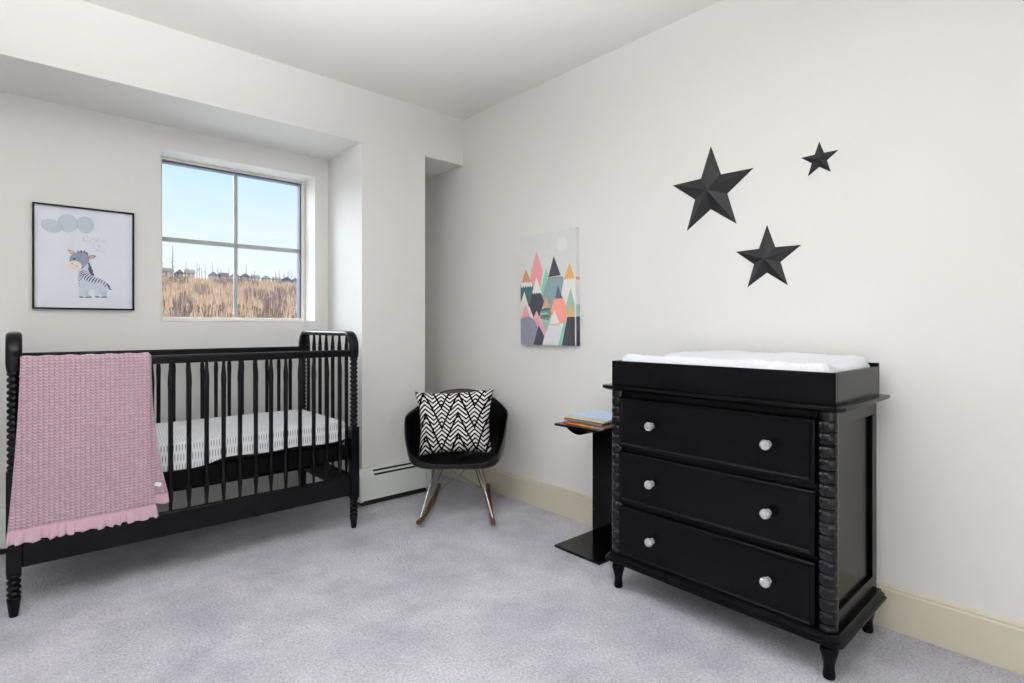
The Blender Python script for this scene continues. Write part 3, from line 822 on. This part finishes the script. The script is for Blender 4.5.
MB().box(ft, W_-ft, -.0098, -.001, ft, H_-ft).build('backing_board', mat('backing_card', (150, 140, 125), .9), fp)

# ------------------------------------------------------------------ mountain canvas
cv = thing('canvas_painting', 'canvas of pink, white, teal and black triangle mountains, hanging between chair and dresser', 'picture', (XR, 2.512, .990))
# local: X = right along the wall (towards the camera), Z up, -Y out of the wall
cv.rotation_euler = (0, math.radians(-.5), -PI/2)
cw, chh, cd = .458, .672, .032
MB().box(0, cw, -cd, 0, 0, chh).build('stretched_canvas', CANVAS_SIDE, cv, bevel=.0006)
cm = [('sky', (219, 221, 219)), ('moon', (229, 228, 224)), ('pink', (232, 160, 165)), ('charcoal', (74, 72, 82)), ('steel', (138, 163, 170)), ('mint', (142, 205, 180)), ('copper', (205, 148, 108)),
      ('white', (232, 229, 225)), ('teal', (72, 112, 112)), ('slate', (98, 102, 122)), ('coral', (243, 160, 142)), ('sage', (160, 190, 175)), ('grey', (142, 142, 158)), ('dusty', (226, 165, 178)), ('olive', (120, 145, 125)), ('gold', (222, 170, 105)), ('pearl', (221, 220, 224))]
cmats = [mat('paint_'+n_, c_, .7, var=(.18 if n_ in ('grey', 'olive', 'slate', 'teal', 'steel') else .05), vscale=30) for n_, c_ in cm]
ix = {n_: i for i, (n_, _) in enumerate(cm)}
def zig(x0, x1, z, n, d, up=False):
    out = []
    for k in range(n):
        out.append((x0+(x1-x0)*k/n, z)); out.append((x0+(x1-x0)*(k+.5)/n, z+(d if up else -d)))
    out.append((x1, z)); return out
Q = [('sky', [(0, 0), (cw, 0), (cw, chh), (0, chh)]), ('moon', ell(.366, .588, .045, .042))]
Q += [('mint', [(.23, .46), (.165, .28), (.20, .22), (.30, .30)]), ('pink', [(.147, .569), (.09, .42), (.085, .345), (.12, .29), (.174, .32), (.204, .443)]),
      ('white', [(.381, .385), (.478, .388), (.478, .22), (.40, .22), (.345, .34)]), ('gold', [(.425, .471), (.463+.012, .385)]+zig(.470, .379, .386, 5, .010)[::1]),
      ('steel', [(.251, .404), (.366, .400), (.378, .385), (.345, .25), (.25, .17), (.18, .26)]),
      ('charcoal', [(.297, .527), (.353, .408), (.249, .404)]), ('copper', zig(.249, .353, .408, 5, .014)+[(.353, .400), (.249, .396)][::1]),
      ('teal', [(.0, .371), (.112, .365), (.135, .30), (.08, .235), (.0, .25)]), ('white', [(.015, .387)]+[(.098, .382)]+zig(.112, .004, .366, 5, .014)[::1]), ('copper', [(.05, .468), (.10, .378)]+zig(.100, .010, .382, 4, -.010)),
      ('charcoal', [(.112, .321), (.182, .318), (.212, .261), (.169, .164), (.130, .145), (.08, .24)]), ('white', [(.147, .410)]+zig(.190, .108, .320, 4, .012)),
      ('white', [(.036, .330), (.0, .262), (.0, .16), (.10, .16), (.085, .21)]), ('pink', [(.048, .254), (.010, .172), (.088, .172)]),
      ('slate', [(.329, .353), (.373, .262)]+zig(.370, .303, .264, 4, .010)), 
      ('coral', [(.297, .268)]+zig(.300, .378, .270, 4, -.006)[1:-1]+[(.384, .258), (.408, .190), (.383, .095), (.33, .10), (.268, .200)]),
      ('sage', [(.432, .327), (.392, .225), (.40, .17), (.478, .17), (.478, .235)]),
      ('green_' if 0 else 'sage', [(.270, .165), (.185, .165), (.225, .065), (.25, .09)]), ('olive', [(.186, .218), (.262, .220), (.278, .185), (.252, .148), (.180, .158), (.176, .190)]), ('teal', [(.186, .218), (.262, .220), (.268, .208), (.184, .205)]), ('sage', [(.178, .192), (.230, .196), (.262, .188), (.225, .182), (.178, .184)]), ('teal', [(.180, .175), (.240, .178), (.262, .168), (.182, .166)]),
      ('gold', [(.234, .291), (.204, .226), (.257, .226)]),
      ('grey', [(.008, .165), (.090, .172), (.165, .127), (.118, .0), (.0, .0), (.0, .165)]), ('copper', stroke([(.006, .170), (.090, .174)], .006)),
      ('dusty', [(.147, .210), (.118, .164), (.158, .110), (.217, .045), (.232, .07), (.19, .143)]),
      ('charcoal', [(.165, .120), (.116, .0), (.200, .0), (.214, .053)]),
      ('pearl', [(.263, .132), (.341, .126), (.372, .130), (.345, .0), (.196, .0), (.214, .050)]), ('white', [(.301, .206), (.262, .130), (.343, .130)]), ('copper', zig(.262, .343, .128, 6, .008)+zig(.262, .343, .123, 6, .008)[::-1]),
      ('mint', [(.377, .140), (.329, .0), (.366, .0), (.400, .12)]),
      ('charcoal', [(.405, .166), (.478, .166), (.478, .0), (.360, .0)]), ('gold', [(.430, .244), (.407, .164), (.462, .164)])]
kx = cw/.478
pf = flat([(ix[n_], [(min(cw, x_*(kx if n_ == 'sky' and x_ > .45 else .97)), z_) for x_, z_ in p_]) for n_, p_ in [(a_, [(min(x_, .4639), z_) if a_ != 'sky' else (cw/kx if x_ > .1 else 0, z_) for x_, z_ in b_]) for a_, b_ in Q]], -cd-.0004, .00006, 'painting', cmats, cv)
for n_, za, zb in (('sky', .392, chh), ('copper', .375, .392), ('pearl', .235, .375), ('sage', .166, .235), ('charcoal', 0, .166)):
    pf.add([(cw+.0003, -cd, za), (cw+.0003, 0, za), (cw+.0003, 0, zb), (cw+.0003, -cd, zb)], [(0, 1, 2, 3)], ix[n_])
pf.build('painted_face', cmats, cv)

# ------------------------------------------------------------------ outdoors: brushy slope, houses, bare trees
def hz(x, y):
    if y < 60: return -5.5
    t = (y-60)/(545-60)
    z = -5.5+ (42.9+5.5)*min(1, t)**1.0
    if y > 545: z = 42.9-(y-545)*.01
    z += (1.2*math.sin(x*.06+1)*math.sin(y*.021)+.8*math.sin(x*.11+y*.05))*min(1, max(0, (y-60)/60))*min(1, max(.15, (560-y)/120) if y < 560 else .15)
    return z
def ext(c, k=.35):      # daylight outside is far brighter than the room: real, low reflectances
    return tuple(255*(1.055*(v*k)**(1/2.4)-.055) if v*k > .0031308 else 255*12.92*v*k for v in lin(c))
TAN = mat('dry_grass', ext((200, 176, 154), .14), 1, var=.3, vscale=.12, spec=0, detail=8)
hill = MB()
N1, N2 = 60, 70
hill.grid(lambda i, j: ((-180+760*i), (40+668*j), hz(-180+760*i, 40+668*j)), N1, N2)
ho = hill.build('hillside', TAN, smooth=80); tag(ho, kind='structure')
BOUNCE_M = mat('bounce_ground_pale', (238, 236, 234), .9, var=.04, vscale=.5)
go_ = MB().box(-60, 60, YO+.3, 42, -5.7, -5.45).build('bounce_ground', BOUNCE_M); tag(go_, kind='structure')  # unseen pale ground added to bounce daylight up into the alcove
BR = [mat('brush_pale', ext((228, 206, 188), .37), 1, spec=0), mat('brush_tan', ext((204, 176, 154), .37), 1, spec=0), mat('brush_grey', ext((176, 158, 152), .37), 1, spec=0), mat('brush_dark', ext((134, 118, 124), .37), 1, spec=0)]
bm_ = MB(); rnd = random.Random(3)
dark = [(rnd.uniform(.08, .45), rnd.uniform(130, 520), rnd.uniform(.5, 1.3)) for _ in range(30)]
for _ in range(20000):
    y = 75+465*rnd.random()**.8; an = rnd.uniform(.02, .50); x = an*y
    nd = rnd.random() < .75 and any(((an-a)/.012/c_)**2+((y-b2)/60/c_)**2 < 1 for a, b2, c_ in dark)
    h = rnd.uniform(1.8, 4.4)*(1.2 if nd else 1)*(.45+.55*min(1, y/350))*(1 if y < 470 else 1-(y-470)/70*.55); ww = rnd.uniform(.12, .34)*(y/300+.25)
    z = hz(x, y)-.2; lean = rnd.uniform(-.35, .35)
    mi = rnd.choice((2, 3, 3, 2)) if nd else rnd.choice((0, 0, 1, 1, 1, 2))
    bm_.add([(x-ww, y, z), (x+ww, y, z), (x, y+ww, z), (x+lean, y, z+h)], [(0, 1, 3), (1, 2, 3), (2, 0, 3)], mi)
bo = bm_.build('hillside_brush', BR); tag(bo, 'dry tan and grey brush covering the slope outside the window', 'brush', kind='stuff')
def gx(px, y):           # where a sight line of the photo's column meets a distance, used to space the far houses
    u_ = (px-512)/548; r = (CF[0]+u_*CRr[0], CF[1]+u_*CRr[1]); return r[0]/r[1]*y
HM = {}
def house(px, wpx, hpx, colr, roofc, style, label):
    y = 548; x = gx(px, y); w_ = gx(px+wpx/2, y)-gx(px-wpx/2, y); dep = 9
    k = 1.07*y/548*1.0; wall_h = hpx*.62*k*1.02; z = hz(x, y)-.6
    o = thing('house', label, 'house', (x, y, z))
    wall = mat('siding_%d_%d_%d' % colr, ext(colr, .52), .9, var=.06, vscale=.6, spec=.1); rf_ = mat('shingle_%d_%d_%d' % roofc, ext(roofc, .42), .95, var=.1, vscale=.8, spec=.05)
    hw = w_/2
    MB().box(-hw, hw, 0, dep, 0, wall_h+.6).build('walls', wall, o)
    zt_ = wall_h+.6; rh = hpx*.40*k
    ov = .45
    m = MB()
    if style == 0:    # gable facing the room
        m.add([(-hw-ov, -ov, zt_), (hw+ov, -ov, zt_), (0, -ov, zt_+rh), (-hw-ov, dep+ov, zt_), (hw+ov, dep+ov, zt_), (0, dep+ov, zt_+rh)], [(0,1,2),(3,5,4),(0,2,5,3),(1,4,5,2),(0,3,4,1)])
    elif style == 1:  # hip
        m.add([(-hw-ov, -ov, zt_), (hw+ov, -ov, zt_), (hw+ov, dep+ov, zt_), (-hw-ov, dep+ov, zt_), (-hw*.3, dep/2, zt_+rh), (hw*.3, dep/2, zt_+rh)], [(0,1,5,4),(1,2,5),(2,3,4,5),(3,0,4),(0,3,2,1)])
    else:             # side gable, ridge along the street
        m.add([(-hw-ov, -ov, zt_), (hw+ov, -ov, zt_), (hw+ov, dep+ov, zt_), (-hw-ov, dep+ov, zt_), (-hw-ov, dep/2, zt_+rh), (hw+ov, dep/2, zt_+rh)], [(0,1,5,4),(1,2,5),(2,3,4,5),(3,0,4),(0,3,2,1)])
    m.build('roof', rf_, o)
    wm = mat('far_window_glass', ext((110, 118, 138), .5), .5)
    for xx in (-hw*.5, hw*.45):
        for zz_ in (.30, .68):
            MB().box(xx-.75, xx+.75, -.08, 0.02, zz_*zt_, zz_*zt_+1.4).build('window', wm, o)
hs = [(168.8, 9, 8.5, (176, 168, 164), (142, 138, 138), 2, 'wide grey brown house, first on the ridge from the left, beside the conifer'),
      (180, 7.5, 7.5, (150, 148, 156), (112, 110, 118), 0, 'dark grey gabled house second from the left on the ridge'),
      (190.7, 8.5, 8.5, (188, 178, 172), (160, 154, 152), 2, 'pale taupe house third from the left on the ridge, behind tall bare trees'),
      (214.5, 7.2, 7.8, (168, 166, 176), (128, 128, 138), 1, 'grey hip roofed house just right of the gap in the row on the ridge'),
      (225, 8, 7.5, (158, 152, 150), (120, 116, 118), 2, 'dark taupe house second right of the gap in the row on the ridge'),
      (236, 7.5, 7.5, (176, 180, 180), (140, 142, 146), 0, 'grey house on the ridge mostly hidden behind the upright window bar'),
      (246, 7.5, 7.5, (152, 150, 158), (112, 110, 116), 0, 'dark grey house first on the ridge right of the upright window bar'),
      (256.6, 7, 7, (184, 186, 198), (150, 152, 162), 2, 'pale blue grey house second on the ridge right of the upright window bar'),
      (267.4, 7, 7, (172, 172, 182), (140, 140, 150), 1, 'mid grey house third on the ridge right of the upright window bar'),
      (278, 6.5, 6.5, (206, 200, 176), (168, 166, 156), 2, 'cream coloured house on the ridge right of the upright window bar'),
      (287.6, 7, 7, (120, 130, 156), (88, 96, 118), 0, 'dark blue house second from the right end of the row on the ridge'),
      (297.2, 7, 6.5, (140, 148, 170), (104, 112, 134), 1, 'blue grey house at the right end of the row on the ridge')]
for q in hs: house(*q)
# bare trees along the ridge: each a trunk with twigs
def bare_tree(px, y, h, label, colr, dens=1, lean=0):
    x = gx(px, y); z = hz(x, y)-.4; m = MB(); r = random.Random(int(px*10))
    m.tube([(0, 0, 0), (lean*.5, 0, h*.5), (lean, 0, h)], [.26, .18, .08], 5)
    for k in range(int(9*dens)):
        a = r.uniform(0, 2*PI); zz_ = h*r.uniform(.25, .9); L = h*r.uniform(.16, .34)*(1.15-zz_/h)
        m.tube([(lean*zz_/h, 0, zz_), (lean*zz_/h+math.cos(a)*L*.5, math.sin(a)*L*.5, zz_+L*1.1)], [.09, .04], 4)
    o = m.build('bare_tree', mat('bark_%d' % colr[0], ext(colr, .32), 1, spec=0)); o.location = (x, y, z); tag(o, label, 'tree', 'bare trees on the ridge')
TL = 'slender leafless tree rising above the houses on the ridge outside the window'
for px, y, h in ((163, 540, 11), (165.5, 543, 8), (186, 540, 12), (188, 543, 9), (197, 538, 13), (199.5, 541, 11), (202, 540, 9), (205.5, 543, 10), (212.8, 538, 14), (218, 543, 11), (221.5, 541, 9), (229, 542, 10), (246.2, 538, 14), (254, 544, 9), (276, 543, 10), (279.5, 541, 12), (284, 543, 11), (288.5, 540, 13), (291, 543, 12), (295, 541, 11)):
    bare_tree(px, y, h*1.25, TL, (176, 174, 192), 1.3, random.uniform(-.4, .4))
# conifer
x = gx(172.5, 536); m = MB(); m.tube([(0, 0, 0), (0, 0, 29)], [.45, .08], 6)
o = thing('conifer', 'tall sparse dark conifer at the left end of the ridge outside the window', 'tree', (x, 536, hz(x, 536)-.5))
m.build('trunk', mat('conifer_bark', ext((128, 122, 132), .7), 1, spec=0), o)
m = MB(); r = random.Random(5)
for k in range(60):
    zz_ = 4+24.5*k/60; L = (1-zz_/30)*3.6*r.uniform(.5, 1.2)+.3; a = r.uniform(0, 2*PI)
    m.tube([(0, 0, zz_), (math.cos(a)*L, math.sin(a)*L, zz_-.35*L*.5)], [.16, .05], 4)
m.build('branches', mat('conifer_needles', ext((118, 124, 138), .7), 1, spec=0), o)

# ------------------------------------------------------------------ sky
wd = bpy.data.worlds.new('World'); bpy.context.scene.world = wd; wd.use_nodes = True; nt = wd.node_tree; g = NG(wd)
bg = nt.nodes['Background']
tc, x, y, z = g.coord('Generated')
cr = nt.nodes.new('ShaderNodeValToRGB'); nt.links.new(z, cr.inputs[0])
cr.color_ramp.elements[0].position = 0; cr.color_ramp.elements[0].color = (.98, .995, 1.0, 1)
cr.color_ramp.elements[1].position = .6; cr.color_ramp.elements[1].color = (.42, .70, 1.0, 1)
e = cr.color_ramp.elements.new(.12); e.color = (.86, .965, 1.0, 1)
e = cr.color_ramp.elements.new(.30); e.color = (.50, .80, 1.0, 1)
nz = nt.nodes.new('ShaderNodeTexNoise'); nz.inputs['Scale'].default_value = 2.2; nz.inputs['Detail'].default_value = 6; nz.inputs['Distortion'].default_value = .6
mp = nt.nodes.new('ShaderNodeMapping'); mp.inputs['Scale'].default_value = (1, 1, 5); nt.links.new(tc, mp.inputs['Vector']); nt.links.new(mp.outputs[0], nz.inputs['Vector'])
cf = nt.nodes.new('ShaderNodeMapRange'); cf.inputs[1].default_value = .52; cf.inputs[2].default_value = .72; cf.inputs[4].default_value = .55; nt.links.new(nz.outputs['Fac'], cf.inputs[0])
mxc = nt.nodes.new('ShaderNodeMix'); mxc.data_type = 'RGBA'; nt.links.new(cf.outputs[0], mxc.inputs['Factor']); nt.links.new(cr.outputs[0], mxc.inputs['A']); mxc.inputs['B'].default_value = (.97, .99, 1, 1)
nt.links.new(mxc.outputs['Result'], bg.inputs['Color'])
# added glow in the sky left of the view, brightens the window light
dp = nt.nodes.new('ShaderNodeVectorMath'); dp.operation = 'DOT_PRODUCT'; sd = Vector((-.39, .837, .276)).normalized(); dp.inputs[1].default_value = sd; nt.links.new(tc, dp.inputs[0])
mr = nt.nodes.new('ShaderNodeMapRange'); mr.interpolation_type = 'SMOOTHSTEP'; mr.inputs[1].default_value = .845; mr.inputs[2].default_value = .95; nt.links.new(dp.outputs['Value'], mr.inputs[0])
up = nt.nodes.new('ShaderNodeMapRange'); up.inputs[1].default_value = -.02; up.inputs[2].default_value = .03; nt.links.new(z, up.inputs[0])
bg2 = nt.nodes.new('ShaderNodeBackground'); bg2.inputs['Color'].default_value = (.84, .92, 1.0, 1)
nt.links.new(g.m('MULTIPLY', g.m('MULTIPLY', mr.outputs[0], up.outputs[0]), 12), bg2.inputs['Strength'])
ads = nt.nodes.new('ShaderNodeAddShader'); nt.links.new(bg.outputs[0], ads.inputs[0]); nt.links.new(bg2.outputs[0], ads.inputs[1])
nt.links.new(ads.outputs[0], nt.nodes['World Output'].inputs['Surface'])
bg.inputs['Strength'].default_value = 1.03
wd.cycles.sampling_method = 'MANUAL'; wd.cycles.sample_map_resolution = 1024

# ------------------------------------------------------------------ lights
def area(name, loc, target, sx_, sy_, power, col, spread=180):
    l = bpy.data.lights.new(name, 'AREA'); l.shape = 'RECTANGLE'; l.size = sx_; l.size_y = sy_; l.energy = power; l.color = col; l.spread = math.radians(spread)
    o = bpy.data.objects.new(name, l); C.objects.link(o); o.location = loc
    d = Vector(target)-Vector(loc); o.rotation_euler = d.to_track_quat('-Z', 'Y').to_euler(); return o
sun = bpy.data.lights.new('sun', 'SUN'); sun.energy = 10.0; sun.angle = math.radians(1); sun.color = (1, .95, .88)
so = bpy.data.objects.new('sun', sun); C.objects.link(so); so.rotation_euler = Vector((.35, .75, -.62)).to_track_quat('-Z', 'Y').to_euler()
area('rear_fill', (-.2, YB+.03, 1.15), (.0, 2, 1.6), 2.2, 1.5, 25, (1, .985, .97))  # added fill light in front of the solid back wall, no window there
area('bounce_flash', (-.05, .5, 1.2), (.03, .77, ZC), .5, .5, 96, (.965, .98, 1), 118)
pl_ = bpy.data.lights.new('overhead_fill', 'POINT'); pl_.energy = 2; pl_.shadow_soft_size = .16; pl_.color = (1, .98, .96)  # added unseen fill light high behind the camera, no fixture hangs there
po = bpy.data.objects.new('overhead_fill', pl_); C.objects.link(po); po.location = (.15, -.45, 2.12)

# ------------------------------------------------------------------ camera
cam = bpy.data.cameras.new('camera'); cam.sensor_width = 36; cam.lens = 36*548/1024
cam.shift_x = 0; cam.shift_y = -(341.5-327)/1024; cam.clip_end = 2000; cam.clip_start = .02
co = bpy.data.objects.new('camera', cam); C.objects.link(co)
co.location = (0, 0, 1.10); co.rotation_euler = Vector((CF[0], CF[1], 0)).to_track_quat('-Z', 'Y').to_euler()
sc = bpy.context.scene; sc.camera = co
sc.view_settings.view_transform = 'Standard'; sc.view_settings.look = 'None'; sc.view_settings.exposure = 0.04; sc.view_settings.gamma = 1
sc.view_settings.use_curve_mapping = False
sc.cycles.max_bounces = 10; sc.cycles.diffuse_bounces = 6; sc.cycles.use_denoising = True
sc.cycles.sample_clamp_indirect = 6
